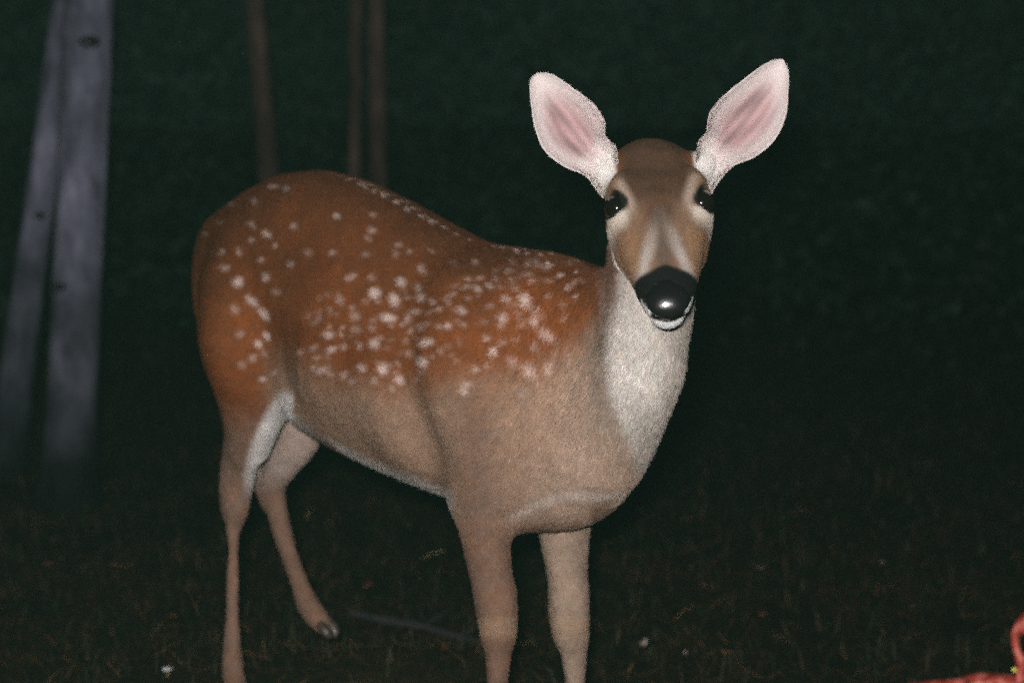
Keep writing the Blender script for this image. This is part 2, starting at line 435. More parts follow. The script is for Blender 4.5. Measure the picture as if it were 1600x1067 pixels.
def coat(p, nrm):
    t = (p - O) @ N; s = (p - O) @ A
    m = p - N[None] * (np.maximum(t, 0)*2)[:, None]            # far side mirrors the near side
    trunkish = (s < .36)
    q = np.where((trunkish & (p[:, 2] > .30))[:, None], m, p)
    x, y = to_px(q)
    nz = vnoise(p, 9, 1)*.5 + vnoise(p, 25, 2)*.3
    c = np.repeat(RUST[None], len(p), 0)
    # darker saddle along the back and upper rump, deepened with painted flash falloff
    topy = np.interp(x, TOP[:, 0], TOP[:, 1])
    dd = y - topy
    c = mix(c, DARK, .65*smooth(95, 5, dd + nz*18))
    c = mix(c, DARK*1.1, .50*smooth(360, 240, np.hypot((x - 560), (y - 300)*1.4) + nz*30) * smooth(-10, 40, dd) * smooth(235, 120, dd))
    c = mix(c, DARK*1.25, .55*smooth(46, 8, np.abs(x - 455 + (y - 480)*.12) + nz*8) * smooth(330, 430, y) * smooth(640, 560, y))  # shade of the flank fold, painted into the coat
    c = mix(c, DARK*1.3, .55*smooth(420, 300, x + (y - 400)*.25 + nz*14) * (s < 0) * (y < 640))  # flash falloff painted into the rear of the rump
    # belly and flank fade to tan below the spotted field
    edge = np.interp(x, [440, 500, 560, 640, 700, 740, 800, 870, 950], [560, 590, 602, 610, 600, 600, 580, 570, 500])
    f = smooth(-48, 52, y - edge + nz*26) * smooth(395, 450, x)
    c = mix(c, TAN, f)
    belly = np.interp(x, [440, 500, 560, 620, 700, 1000], [640, 690, 722, 747, 776, 820])
    c = mix(c, WHITE, .85*smooth(-20, -2, y - belly) * smooth(430, 470, x) * smooth(720, 690, x))
    # chest: paler tan in front, brown patch down the shoulder and the leg
    c = mix(c, np.array([.40, .285, .215]), smooth(820, 960, x + (y - 600)*.35) * smooth(500, 620, y + (x-900)*.3) * (p[:, 2] > .3))
    c = mix(c, LEGC*.85, .75*smooth(62, 0, np.abs(x - 745 - (y - 650)*.02) + nz*8) * smooth(570, 640, y) * smooth(980, 760, y))
    # spots
    sp = np.zeros(len(p))
    on = (s < .40) & (p[:, 2] > .5)
    xo, yo = x[on], y[on]
    so = np.zeros(len(xo))
    wob = vnoise(p[on], 60, 5) * 2.0
    for sx, sy, sr, si in SPOTS:
        w = (np.abs(xo - sx) < sr*2.2) & (np.abs(yo - sy) < sr*2.2)
        if not w.any(): continue
        th = .35 + .9*math.sin(sx*12.9 + sy*4.1); asp = 1.18 + .22*math.sin(sx*3.3)
        ex, ey = xo[w] - sx, yo[w] - sy
        d = np.hypot((ex*math.cos(th) + ey*math.sin(th))/asp, (-ex*math.sin(th) + ey*math.cos(th))*asp) + wob[w]
        so[w] = np.maximum(so[w], min(si, 1.0) * smooth(sr*1.35, sr*.15, d))
    sp[on] = so
    c = mix(c, CREAM, np.clip(sp, 0, 1)*.85)
    # legs
    lz = p[:, 2]
    hind = s < -.05
    lf = smooth(.60, .50, lz) * hind
    c = mix(c, LEGC, np.clip(lf, 0, 1))
    ff = smooth(.50, .42, lz) * (~hind) * (s < .40)
    lc = np.where((t < 0)[:, None], LEGC*np.array([1, .95, .9]), np.array([.36, .26, .195]))
    c = c*(1 - ff[:, None]) + lc*ff[:, None]
    x0, y0 = to_px(p)
    # white front edge of the near thigh and pale inside of the legs
    wx = np.interp(y0, [590, 620, 660, 700, 740, 780], [446, 436, 412, 396, 386, 388])
    c = mix(c, WHITE, .95*smooth(-13, 6, x0 - wx) * smooth(600, 630, y0) * smooth(800, 725, y0) * hind * (t < .02) * (x0 < 460))
    c = mix(c, np.array([.46, .36, .31]), .8*smooth(0.02, 0.05, t) * hind * smooth(600, 640, y0) * smooth(780, 730, y0) * (lz < .62))
    c = mix(c, LEGC*.75, .6*smooth(30, 4, np.abs(x0 - (742 + (y0 - 820)*.10)))*(~hind)*(t < 0)*smooth(760, 840, y0))
    # knees and fetlocks
    c = mix(c, np.array([.40, .27, .18]), .55*smooth(24, 6, np.abs(y0 - 980))*(~hind) * (s < .4))
    # hooves end
    # throat and chest front: pale
    nk = (p[:, 2] > .50) & (s > .22)
    thr_l = np.interp(y0, [380, 500, 620, 660, 720, 780], [940, 944, 952, 968, 992, 1005])
    thr = smooth(-8, 14, x0 - thr_l + nz*6) * nk * smooth(.36, .04, np.maximum(0, (p[:, 1] - 2.60))*2)
    side = smooth(930, 945, x0) * nk
    c = mix(c, THROAT*np.array([.50, .46, .42]), .6*smooth(905, 940, x0 + nz*12) * nk * smooth(470, 520, y0) * smooth(720, 640, y0))  # shaded hollow between neck and shoulder, painted into the coat
    c = mix(c, THROAT, thr)
    c = mix(c, WHITE, .45*thr * smooth(75, 20, np.hypot((x0 - 985)*.8, (y0 - 560)*.45) + nz*10))
    # nape stays brown
    nape = nk * smooth(.10, .65, nrm @ (-A) + .25*nrm[:, 2] + nz*.1) * smooth(560, 420, y0)
    c = mix(c, RUST*.65, nape*.85)
    # crescents of the brisket
    br = np.interp(x0, [790, 830, 870, 910, 950, 980], [812, 792, 776, 773, 776, 770])
    c = mix(c, WHITE, .28*smooth(12, 1, np.abs(y0 - br)) * smooth(785, 820, x0) * smooth(1000, 960, x0) * (p[:, 2] > .4))
    c = mix(c, LEGC*.75, .8*smooth(34, 12, np.hypot(x0 - 945, (y0 - 800)*1.4)) * (p[:, 2] > .4))

    ear_base = None
    # ---------------- head
    hm = is_head(p)
    if hm.any():
        ph = p[hm]; h, r, u = head_coords(ph); n_ = nz[hm]; ar = np.abs(r)
        k = np.repeat(FACE[None], len(ph), 0)
        k = mix(k, GREYB, .95*smooth(.062, .034, ar + n_*.004) * smooth(.50, .36, h))              # dark crown
        k = mix(k, RUST*.85, .75*smooth(.016, .0, np.abs(ar - .050)) * smooth(.22, .05, h))          # reddish beside the crown
        k = mix(k, DARK*.8, .8*smooth(.030, .006, np.hypot(ar, (h - .50)*.20)))                     # dark blaze between the eyes
        k = mix(k, np.array([.12, .085, .065]), .75*smooth(.013 , .004, ar) * smooth(.42, .50, h) * smooth(.90, .80, h))
        # pale streaks beside the bridge running to the nose
        cx = np.interp(h, [.48, .60, .72, .84], [.008, .012, .019, .029])
        k = mix(k, np.array([.54, .49, .46]), .68*smooth(.015, .001, np.abs(ar - cx) + n_*.002) * smooth(.46, .80, h) * smooth(.95, .90, h))
        k = mix(k, np.array([.86, .82, .78]), .97*smooth(.048, .056, ar) * smooth(.20, .12, h))
        # pale line over and under the eye
        bx = np.interp(h, [.20, .30, .40, .48], [.056, .048, .040, .038])
        k = mix(k, np.array([.46, .36, .29]), .7*smooth(.013, .000, np.abs(ar - bx + .002) + n_*.002) * smooth(.20, .28, h) * smooth(.52, .40, h) * (u > .0))
        k = mix(k, np.array([.62, .55, .48]), .85*smooth(.43, .45, h) * smooth(.58, .46, h) * smooth(.034, .048, ar))
        k = mix(k, np.array([.34, .19, .10]), .5*smooth(.026, .034, ar) * smooth(.54, .60, h) * smooth(.90, .80, h))
        # jaw and underside white
        k = mix(k, WHITE*.92, smooth(-.036, -.050, u + n_*.004 - .022*smooth(.55, .80, h)) * smooth(.10, .25, h))
        # muzzle: black band, white lip corners and white chin
        k = mix(k, BLACK, smooth(.822, .848, h - .8*ar + .010*n_) * (u > -.0225))
        k = mix(k, BLACK, smooth(.86, .89, h) * (u <= -.030) * 0)
        lip = smooth(.0125, .0095, np.abs(u + .0045)) * smooth(.0205, .0230, ar) * smooth(.955, .975, h)
        k = mix(k, np.array([.90, .90, .90]), lip)
        k = mix(k, np.array([.90, .90, .90]), smooth(-.021, -.0235, u) * smooth(.82, .86, h))
        k = mix(k, BLACK*2, smooth(.0035, .001, np.abs(u + .047 - ar*.25)) * smooth(.80, .86, h))  # thin shadow under the chin, painted in
        # black lids
        for e in EYE:
            d = np.linalg.norm((ph - e - R*np.sign(e @ R - HP @ R)*.004 - Uh*.006) * 1.0, axis=1)
            k = mix(k, BLACK*1.5, smooth(.0240, .0212, d))
        c[hm] = k
    mott = .13*vnoise(p, 14, 8) + .15*vnoise(p, 38, 31) + .12*vnoise(p*np.array([1, 1, .35]), 80, 32)
    mott = mott * np.where(hm, .45, 1.0)
    leg_ = smooth(.56, .46, p[:, 2])
    mott = mott - leg_*.22*smooth(.1, .9, nrm @ (-A))                 # backs of the legs are darker
    c = c * np.exp(mott)[:, None]
    warm = .5 + .5*np.tanh(2*vnoise(p, 30, 33))
    c = c * (1 + (warm[:, None] - .5)*np.array([.10, -.06, -.22])*(np.where(hm, .5, 1.0)*smooth(.45, .15, c[:, 0]))[:, None])
    return np.clip(c, .003, .9)

# ------------------------------------------------------------------ coat materials
def coat_material():
    M = NT('coat_skin')
    a = M.node('ShaderNodeAttribute', attribute_name='coat')
    n = M.noise(900, 3, .7)
    r = M.ramp(n.outputs['Fac'], [(.3, (.55,)*3), (.7, (1.25,)*3)])
    mx = M.node('ShaderNodeMix', data_type='RGBA', blend_type='MULTIPLY'); mx.inputs['Factor'].default_value = 1
    M.link(a.outputs['Color'], mx.inputs[6]); M.link(r.outputs[0], mx.inputs[7])
    M.link(mx.outputs[2], M.b.inputs['Base Color'])
    M.b.inputs['Roughness'].default_value = .85
    M.b.inputs['Specular IOR Level'].default_value = .15
    M.bump(n.outputs['Fac'], .5, .002)
    return M.m
coat_mat = coat_material()

def hair_material():
    M = NT('coat_hair')
    a = M.node('ShaderNodeAttribute', attribute_name='hair_color')
    M.n.remove(M.b)
    d = M.node('ShaderNodeBsdfDiffuse'); M.link(a.outputs['Color'], d.inputs['Color'])
    na = M.node('ShaderNodeAttribute', attribute_name='surf_normal'); M.link(na.outputs['Vector'], d.inputs['Normal'])
    t = M.node('ShaderNodeBsdfTranslucent'); M.link(a.outputs['Color'], t.inputs['Color'])
    hb = M.node('ShaderNodeBsdfHair', component='Reflection')
    hb.inputs['Color'].default_value = (.5, .5, .5, 1)
    hb.inputs['RoughnessU'].default_value = .35; hb.inputs['RoughnessV'].default_value = .8
    m1 = M.node('ShaderNodeMixShader'); m1.inputs[0].default_value = .06
    M.link(d.outputs[0], m1.inputs[1]); M.link(t.outputs[0], m1.inputs[2])
    d2 = M.node('ShaderNodeBsdfDiffuse'); M.link(a.outputs['Color'], d2.inputs['Color'])     # light caught by the sides of the hairs
    m0 = M.node('ShaderNodeMixShader'); m0.inputs[0].default_value = .48
    M.link(m1.outputs[0], m0.inputs[1]); M.link(d2.outputs[0], m0.inputs[2]); m1 = m0
    m2 = M.node('ShaderNodeMixShader'); m2.inputs[0].default_value = .04
    M.link(m1.outputs[0], m2.inputs[1]); M.link(hb.outputs[0], m2.inputs[2])
    M.link(m2.outputs[0], M.out.inputs['Surface'])
    return M.m
hair_mat = hair_material()

# ------------------------------------------------------------------ deer object
base = np.array([-0.19, 2.85, 0.0])
deer = empty('deer', tuple(base), label='white spotted rust brown deer standing and facing the camera with large ears raised', cat='deer')
body = mesh_obj('body', pts, quads, coat_mat, deer)
set_col(body, coat(pts, vn))

# ------------------------------------------------------------------ fur
def groom(p, nrm):
    s = (p - O) @ A; z = p[:, 2]
    g_ = -A[None]*np.ones((len(p), 1)) + Z[None]*(-.35)
    low = smooth(.56, .44, z)
    g_ = g_*(1 - low[:, None]) + (-Z[None] - .1*A[None])*low[:, None]
    fr = smooth(.26, .40, s)
    g_ = g_*(1 - fr[:, None]) + (-Z[None] - .25*A[None])*fr[:, None]
    hm = is_head(p)
    h, r, u = head_coords(p)
    hd = -F[None]*np.ones((len(p), 1)) + R[None]*(r*6)[:, None]
    g_[hm] = hd[hm]
    g_ = g_ + .22*np.stack([vnoise(p, 11, 11), vnoise(p, 11, 12), vnoise(p, 11, 13)], -1)
    g_ -= nrm * np.sum(g_*nrm, 1)[:, None]
    g_ /= np.maximum(np.linalg.norm(g_, axis=1), 1e-6)[:, None]
    return g_

def hair_len(p):
    s = (p - O) @ A; z = p[:, 2]
    L = np.full(len(p), .0062)
    L = L + .0045*smooth(.25, .38, s)*smooth(.5, .6, z)
    L = np.where(z < .5, .0055 + .0035*smooth(.36, .5, z), L)
    h, r, u = head_coords(p); hm = is_head(p)
    hl = np.interp(h, [-.1, .3, .6, .85, .95], [.0035, .0038, .004, .0028, .0012])
    L = np.where(hm, np.where((u < -.03) & (h < .8), np.minimum(hl*1.8, .012), hl), L)
    for e in EYE:
        d = np.linalg.norm(p - e, axis=1)
        L = np.where(d < .03, np.minimum(L, .0025), L)
    h_black = hm & (h > .84) & (u > -.022)
    L = np.where(h_black, .0006, L)
    return L

def make_fur(pts, quads, vn, count, parent, name='fur', lenf=hair_len, colf=coat, groomf=groom, lift=.16, width=.00050):
    tri = np.vstack([quads[:, [0, 1, 2]], quads[:, [0, 2, 3]]])
    a, b, c = pts[tri[:, 0]], pts[tri[:, 1]], pts[tri[:, 2]]
    area = np.linalg.norm(np.cross(b - a, c - a), axis=1)
    cen = (a + b + c) / 3
    wt = area.copy()
    wt[is_head(cen)] *= 4.0
    i = rng.choice(len(tri), count, p=wt/wt.sum())
    u = rng.random((count, 2)); f = u.sum(1) > 1; u[f] = 1 - u[f]
    P = a[i] + (b[i] - a[i])*u[:, :1] + (c[i] - a[i])*u[:, 1:]
    w0 = 1 - u.sum(1)
    Nn = vn[tri[i, 0]]*w0[:, None] + vn[tri[i, 1]]*u[:, :1] + vn[tri[i, 2]]*u[:, 1:]
    Nn /= np.linalg.norm(Nn, axis=1)[:, None]
    L = lenf(P)
    keep = L > .001
    P, Nn, L = P[keep], Nn[keep], L[keep]; count = len(P)
    G = groomf(P, Nn)
    G = G + rng.normal(size=G.shape)*.11; G /= np.linalg.norm(G, axis=1)[:, None]
    L = L * rng.uniform(.65, 1.2, count)
    K = 4
    tt = np.linspace(0, 1, K)
    lf = lift * rng.uniform(.4, 1.8, count)
    pos = (P - Nn*.0015)[:, None] + G[:, None]*(L[:, None]*tt)[..., None] + Nn[:, None]*((L*lf)[:, None]*(np.sqrt(tt))[None]*1.0 + .0015*tt[None])[..., None]
    cols = colf(P, Nn)
    if name == 'ear_hair': cols = cols*1.15
    cols = cols * np.exp(rng.normal(size=(count, 1))*.20) * np.exp(rng.normal(size=(count, 3))*np.array([.05, .05, .06]))
    cur = bpy.data.hair_curves.new(name)
    cur.add_curves([K]*count)
    org = np.array(parent_world(parent))
    cur.attributes['position'].data.foreach_set('vector', (pos - org).astype(np.float32).ravel())
    rad = (width * np.array([1, .9, .7, .15]))[None].repeat(count, 0) * rng.uniform(.7, 1.2, (count, 1))
    rad *= np.clip(L/.009, .45, 1.15)[:, None]
    ra = cur.attributes.get('radius') or cur.attributes.new('radius', 'FLOAT', 'POINT')
    ra.data.foreach_set('value', rad.astype(np.float32).ravel())
    ca = cur.attributes.new('hair_color', 'FLOAT_COLOR', 'POINT')
    cc = np.ones((count, K, 4), dtype=np.float32); cc[..., :3] = np.clip(cols, .002, .92)[:, None]
    ca.data.foreach_set('color', cc.ravel())
    sn = Nn + rng.normal(size=Nn.shape)*.12 + G*.10; sn /= np.linalg.norm(sn, axis=1)[:, None]
    na = cur.attributes.new('surf_normal', 'FLOAT_VECTOR', 'POINT')
    na.data.foreach_set('vector', np.repeat(sn, K, 0).astype(np.float32).ravel())
    cur.materials.append(hair_mat)
    o = bpy.data.objects.new(name, cur); col.objects.link(o); o.parent = parent
    tag(o, kind='stuff')
    return o
FUR_N = 520000
fur = make_fur(pts, quads, vn, FUR_N, deer)

# ------------------------------------------------------------------ eyes
def sphere(c, r, nu=24, nv=16, sc=(1, 1, 1), ax=None):
    u = np.linspace(0, 2*math.pi, nu, endpoint=False); v = np.linspace(0.02, math.pi-.02, nv)
    X = np.stack([np.outer(np.sin(v), np.cos(u)), np.outer(np.sin(v), np.sin(u)), np.outer(np.cos(v), np.ones(nu))], -1).reshape(-1, 3)
    X = X * r * np.array(sc)
    if ax is not None: X = X @ np.array(ax)
    return X + np.asarray(c), grid_faces(nv, nu)[:, ::-1]

def eye_mat():
    M = NT('wet_dark_eye')
    M.b.inputs['Base Color'].default_value = (.006, .004, .003, 1)
    M.b.inputs['Roughness'].default_value = .10
    M.b.inputs['Coat Weight'].default_value = 1.0; M.b.inputs['Coat Roughness'].default_value = .10
    return M.m
em = eye_mat()
for i, sgn in enumerate((-1, 1)):
    c = EYE[i] + R*sgn*.0045 + Uh*.0040
    v, f = sphere(c, .0178)
    mesh_obj('eye', v, f, em, deer)

# ------------------------------------------------------------------ nose pad
def nose_mat():
    M = NT('wet_black_nose')
    M.b.inputs['Base Color'].default_value = (.007, .007, .008, 1)
    M.b.inputs['Roughness'].default_value = .22
    vo = M.node('ShaderNodeTexVoronoi'); vo.inputs['Scale'].default_value = 420
    tc = M.node('ShaderNodeTexCoord'); M.link(tc.outputs['Object'], vo.inputs['Vector'])
    M.bump(vo.outputs['Distance'], .14, .0005)
    return M.m
def nose():
    n = 22; m = 40
    V = []
    rows = [(.90, .006, .016, .006), (.93,.020,.0195,.009), (.98,.0285,.0205,.014), (1.03,.0300,.0185,.0185), (1.07,.0260,.0135,.0175), (1.095,.018,.008,.012), (1.108,.006,.003,.004)]
    rr = catmull(np.array([[h_, 0, 0, a_, b_, c_] for h_, a_, b_, c_ in rows]), n)
    C = np.array([H(q[0] - .012, 0, .009 - .003*(q[0] - .93)/.17) for q in rr])
    v, q, t = loft(C, np.repeat(R[None], n, 0), np.repeat(Uh[None], n, 0), rr[:, 3], rr[:, 4], rr[:, 5], m, 2.2)
    ur = (v - HP) @ Uh; rr_ = (v - HP) @ R
    v = v - R[None]*(rr_*.52*smooth(.010, -.012, ur))[:, None] + Uh[None]*(.004*smooth(-.002, -.014, ur))[:, None]
    # nostrils: comma shaped dents
    for sgn in (-1, 1):
        for c_, rad in ((H(1.045, sgn*.017, .004), .0075), (H(1.03, sgn*.023, .008), .006), (H(1.01, sgn*.027, .010), .005)):
            d = np.linalg.norm(v - c_, axis=1)
            v = v + (-F)[None]*(np.clip(1 - d/(rad*1.45), 0, 1)**.8 * .011)[:, None]
    o = mesh_obj('nose', v, np.vstack([q]), nose_mat(), deer)
    return o
nose()

# ------------------------------------------------------------------ ears
def ear_mat():
    M = NT('ear_skin')
    a = M.node('ShaderNodeAttribute', attribute_name='coat')
    M.link(a.outputs['Color'], M.b.inputs['Base Color'])
    M.b.inputs['Roughness'].default_value = .8
    M.b.inputs['Specular IOR Level'].default_value = .2
    M.b.inputs['Subsurface Weight'].default_value = .0
    n = M.noise(300, 4, .6); M.bump(n.outputs['Fac'], .4, .002)
    return M.m
emat = ear_mat()
PINK = np.array([.47, .26, .265]); PALE = np.array([.66, .58, .57])
def ear(side, base_px, outer, inner, tip, Y0):
    """outer / inner: pixel outlines from base to tip; the cup opens to the camera"""
    n, m = 44, 30
    def res(pl):
        pl = np.array(pl, float); R_ = catmull(np.hstack([pl, np.zeros((len(pl), 1))]), n); return R_[:, :2]
    a, b = res(outer + [tip]), res(inner + [tip])
    front = np.zeros((n, m, 3)); back = np.zeros((n, m, 3)); colr = np.zeros((n, m, 3))
    for i in range(n):
        tl = i/(n-1)
        wid = np.linalg.norm(a[i] - b[i]) / 1170.
        deep = wid*.42*(1 - .35*tl) + .018*smooth(.18, .0, np.array(tl))
        for j in range(m):
            v = j/(m-1); w = v*2 - 1
            px, py = a[i]*(1 - v) + b[i]*v
            # ridges running along the cup
            rid = .0022*math.sin(v*19 + tl*3 + side)*(1 - abs(w))*math.sin(math.pi*min(1, tl*1.15))
            dy = deep*(1 - abs(w)**2.4) + rid
            lean = Y0 + (.030*tl if side < 0 else .036*tl)
            front[i, j] = W(px, py, lean + dy)
            back[i, j] = W(px, py, lean + dy + .0035*(1 - abs(w)**6) + .0008)
            # colour
            edge = min(v, 1 - v)*2*wid/.085
            pk = float(smooth(.12, .75, np.array(edge))) * float(smooth(.12, .36, np.array(tl))) * float(smooth(.93, .60, np.array(tl)))
            st = .5 + .5*math.sin(v*15 + tl*5 + side*2) * math.sin(tl*9 + 1 + v*2)
            c = PALE*(1 - pk*.75) + PINK*pk*.75
            c = c*(1 - .42*pk*st**1.5)
            c = c*(1 - .25*pk*(.5 + .5*math.sin(v*41 + tl*13 + 3*math.sin(tl*7)))) 
            c = c*(1 - float(smooth(.20, .0, np.array(tl)))) + np.array([.80, .77, .70])*float(smooth(.20, .0, np.array(tl)))
            colr[i, j] = c
    fv, bv = front.reshape(-1, 3), back.reshape(-1, 3)
    F1 = grid_faces(n, m, False); F2 = F1[:, ::-1] + n*m
    rim = []
    ring = [i*m for i in range(n)] + [(n-1)*m + j for j in range(1, m)] + [i*m + m-1 for i in range(n-2, -1, -1)] + [j for j in range(m-2, 0, -1)]
    for k in range(len(ring)):
        p, q = ring[k], ring[(k+1) % len(ring)]
        rim.append([p, q, q + n*m, p + n*m])
    verts = np.vstack([fv, bv]); faces = np.vstack([F1, F2, np.array(rim)])
    o = mesh_obj('ear', verts, faces, emat, deer)
    bc = np.repeat((DARK*1.3)[None], n*m, 0)
    cols = np.vstack([colr.reshape(-1, 3), bc])
    set_col(o, cols)
    # short hairs lining the cup and fringing the rim
    nn = normals(verts, faces)
    ed = np.minimum(np.tile(np.arange(m), n), m - 1 - np.tile(np.arange(m), n))
    allv = verts
    tipw = W(*tip, Y0 + .03); bsw = W(*base_px, Y0)
    ax = (tipw - bsw) / np.linalg.norm(tipw - bsw)
    lut_p, lut_c = allv, cols
    cam_p = np.array([0, 0, CAM_H])
    def colf(P, Nn):
        return lut_c[nearest(P, lut_p)]
    def gro(P, Nn):
        g_ = np.repeat(ax[None], len(P), 0) + .15*rng.normal(size=P.shape)
        cen = (verts[:n*m].mean(0))
        g_ -= Nn*np.sum(g_*Nn, 1)[:, None]
        return g_/np.maximum(np.linalg.norm(g_, axis=1), 1e-6)[:, None]
    def ln(P):
        tl = np.clip(((P - bsw) @ ax)/np.linalg.norm(tipw - bsw), 0, 1)
        return np.interp(tl, [0, .25, .5, 1], [.005, .004, .0035, .003])
    # orient normals: front faces look to the camera
    if np.mean(np.sum(nn[:n*m]*(cam_p - verts[:n*m]), 1)) < 0:
        faces = faces[:, ::-1]; nn = -nn
        o.data.flip_normals()
    make_fur(verts, faces[:len(F1)], nn, 14000, o, 'ear_hair', ln, colf, gro, lift=.22, width=.00032)
    return o

def nearest(P, Q):
    """index of the nearest Q for each P (coarse grid hash by chunks)"""
    out = np.zeros(len(P), dtype=np.int64)
    for k in range(0, len(P), 2000):
        d = ((P[k:k+2000, None] - Q[None])**2).sum(-1); out[k:k+2000] = d.argmin(1)
    return out

Z1 = lambda pts_: [(800 + x/2.27, 70 + y/2.27) for x, y in pts_]
ear(-1, (948, 268), Z1([(325,545),(292,505),(262,466),(180,430),(112,372),(80,290),(66,200),(63,150),(67,122)]),
    Z1([(375,420),(368,362),(330,325),(328,275),(290,212),(222,158),(155,112),(120,100)]), (838, 114.5), 2.475)
ear(1, (1110, 262), Z1([(700,545),(722,500),(752,462),(790,428),(862,398),(932,338),(972,250),(980,160),(980,92)]),
    Z1([(655,420),(662,345),(690,312),(697,255),(732,200),(802,138),(895,70),(935,53)]), (1224, 93), 2.475)

# ------------------------------------------------------------------ hooves
def hoof_mat():
    M = NT('hoof_horn')
    n = M.noise(120, 4, .6)
    r = M.ramp(n.outputs['Fac'], [(.3, (.03, .022, .018)), (.7, (.09, .065, .05))])
    M.link(r.outputs[0], M.b.inputs['Base Color']); M.b.inputs['Roughness'].default_value = .4
    return M.m
hmat = hoof_mat()
def hoof(top, toe, w):
    """two pointed toes under the pastern, top and toe are world points"""
    top, toe = np.array(top), np.array(toe)
    d = toe - top; L = np.linalg.norm(d); d /= L
    sd = np.cross(d, Z); sd /= np.linalg.norm(sd)
    V, Fc = [], []
    for sgn in (-1, 1):
        P = [top + sd*sgn*w*.32 - d*.004, top + sd*sgn*w*.42 + d*L*.4, top + sd*sgn*w*.36 + d*L*.8, toe + sd*sgn*w*.16]
        v, q, t = tube(P, [w*.40, w*.46, w*.34, w*.10], sd, 14, 1.0, 14)
        Fc.append(q + sum(len(x) for x in V)); V.append(v)
    return mesh_obj('hoof', np.vstack(V), np.vstack(Fc), hmat, deer)
hoof(W(374,1083,2.93), (lambda p: np.array([p[0]+.035, p[1]-.025, .006]))(W(374,1083,2.93)), .024)
hoof(W(507,972,3.05), W(522,994,3.035), .022)
hoof(W(781,1234,2.58), (lambda p: np.array([p[0]+.02, p[1]-.035, .006]))(W(781,1234,2.58)), .025)
hoof(W(905,1211,2.72), (lambda p: np.array([p[0]+.02, p[1]-.035, .006]))(W(905,1211,2.72)), .025)

# ------------------------------------------------------------------ ground
def gh(x, y):
    return (.018*np.sin(x*1.7 + .6)*np.cos(y*1.3) + .010*np.sin(x*5.1 + y*3.3) + .006*np.sin(x*11 - y*9)
            + .085*np.exp(-(((x + .20)/.34)**2 + ((y - 3.16)/.16)**2)) - .012)
def ground_mat():
    M = NT('forest_floor')
    n1 = M.noise(3.0, 5, .6); n2 = M.noise(60, 8, .75); n3 = M.noise(420, 4, .7)
    r1 = M.ramp(n2.outputs['Fac'], [(.30, (.006, .009, .005)), (.46, (.020, .021, .011)), (.58, (.044, .034, .018)), (.72, (.10, .056, .028))])
    r2 = M.ramp(n1.outputs['Fac'], [(.38, (.45, .75, .42)), (.62, (1.1, .95, .8))])
    mx = M.node('ShaderNodeMix', data_type='RGBA', blend_type='MULTIPLY'); mx.inputs['Factor'].default_value = 1
    M.link(r1.outputs[0], mx.inputs[6]); M.link(r2.outputs[0], mx.inputs[7])
    M.link(mx.outputs[2], M.b.inputs['Base Color'])
    M.b.inputs['Roughness'].default_value = 1.0; M.b.inputs['Specular IOR Level'].default_value = .1
    M.bump(n2.outputs['Fac'], .9, .03)
    return M.m
def ground():
    gx = np.concatenate([-np.geomspace(13.5, 3.2, 12), np.linspace(-3, 3, 241), np.geomspace(3.2, 13.5, 12)])
    gy = np.concatenate([-np.geomspace(5.5, .6, 8), np.linspace(-.5, 8, 300), np.geomspace(8.3, 21.5, 14)])
    X, Y = np.meshgrid(gx, gy, indexing='ij')
    v = np.stack([X, Y, gh(X, Y)], -1).reshape(-1, 3)
    o = mesh_obj('ground', v, grid_faces(len(gx), len(gy), False)[:, ::-1], ground_mat())
    return tag(o, kind='structure')
ground()

def leaf_mat(name, cols, rough=.7):
    M = NT(name)
    a = M.node('ShaderNodeAttribute', attribute_name='tint')
    M.link(a.outputs['Color'], M.b.inputs['Base Color'])
    M.b.inputs['Roughness'].default_value = rough
    M.b.inputs['Specular IOR Level'].default_value = .25
    return M.m
lmat = leaf_mat('leaf_tissue', None)

def blades(name, n, xr, yr, len_r, wid, palette, up, mat, kind='stuff', dens=None):
    x = rng.uniform(*xr, n); y = rng.uniform(*yr, n) if dens is None else dens(n)
    z = gh(x, y)
    az = rng.uniform(0, 2*math.pi, n); L = rng.uniform(*len_r, n)
    el = rng.uniform(*up, n)
    d = np.stack([np.cos(az)*np.cos(el), np.sin(az)*np.cos(el), np.sin(el)], -1)
    sd = np.stack([-np.sin(az), np.cos(az), np.zeros(n)], -1)
    p0 = np.stack([x, y, z + .002], -1)
    mid = p0 + d*L[:, None]*.5 + Z*.15*L[:, None]*np.sin(el)[:, None]
    tip = p0 + d*L[:, None]; tip[:, 2] -= .10*L*np.sin(el)
    w = rng.uniform(.6, 1.4, n)[:, None]*wid
    v = np.stack([p0 - sd*w*.5, p0 + sd*w*.5, mid + sd*w*.5, mid - sd*w*.5, tip], 1).reshape(-1, 3)
    k = np.arange(n)*5
    q = np.stack([k, k+1, k+2, k+3], -1); t = np.stack([k+3, k+2, k+4, k+4], -1)
    me = bpy.data.meshes.new(name)
    me.vertices.add(len(v)); me.vertices.foreach_set('co', v.astype(np.float32).ravel())
    loops = np.concatenate([np.stack([k, k+1, k+2, k+3, k+3, k+2, k+4], -1).ravel()])
    me.loops.add(len(loops)); me.loops.foreach_set('vertex_index', loops.astype(np.int32))
    st = np.stack([np.arange(n)*7, np.arange(n)*7 + 4], -1).ravel()
    me.polygons.add(2*n); me.polygons.foreach_set('loop_start', st.astype(np.int32))
    me.update(calc_edges=True); me.validate()
    o = bpy.data.objects.new(name, me); col.objects.link(o); me.materials.append(mat)
    pal = np.array(palette); c = pal[rng.integers(0, len(pal), n)] * np.exp(rng.normal(size=(n, 1))*.35)
    set_col(o, np.repeat(c, 5, 0), 'tint')
    return tag(o, kind=kind)

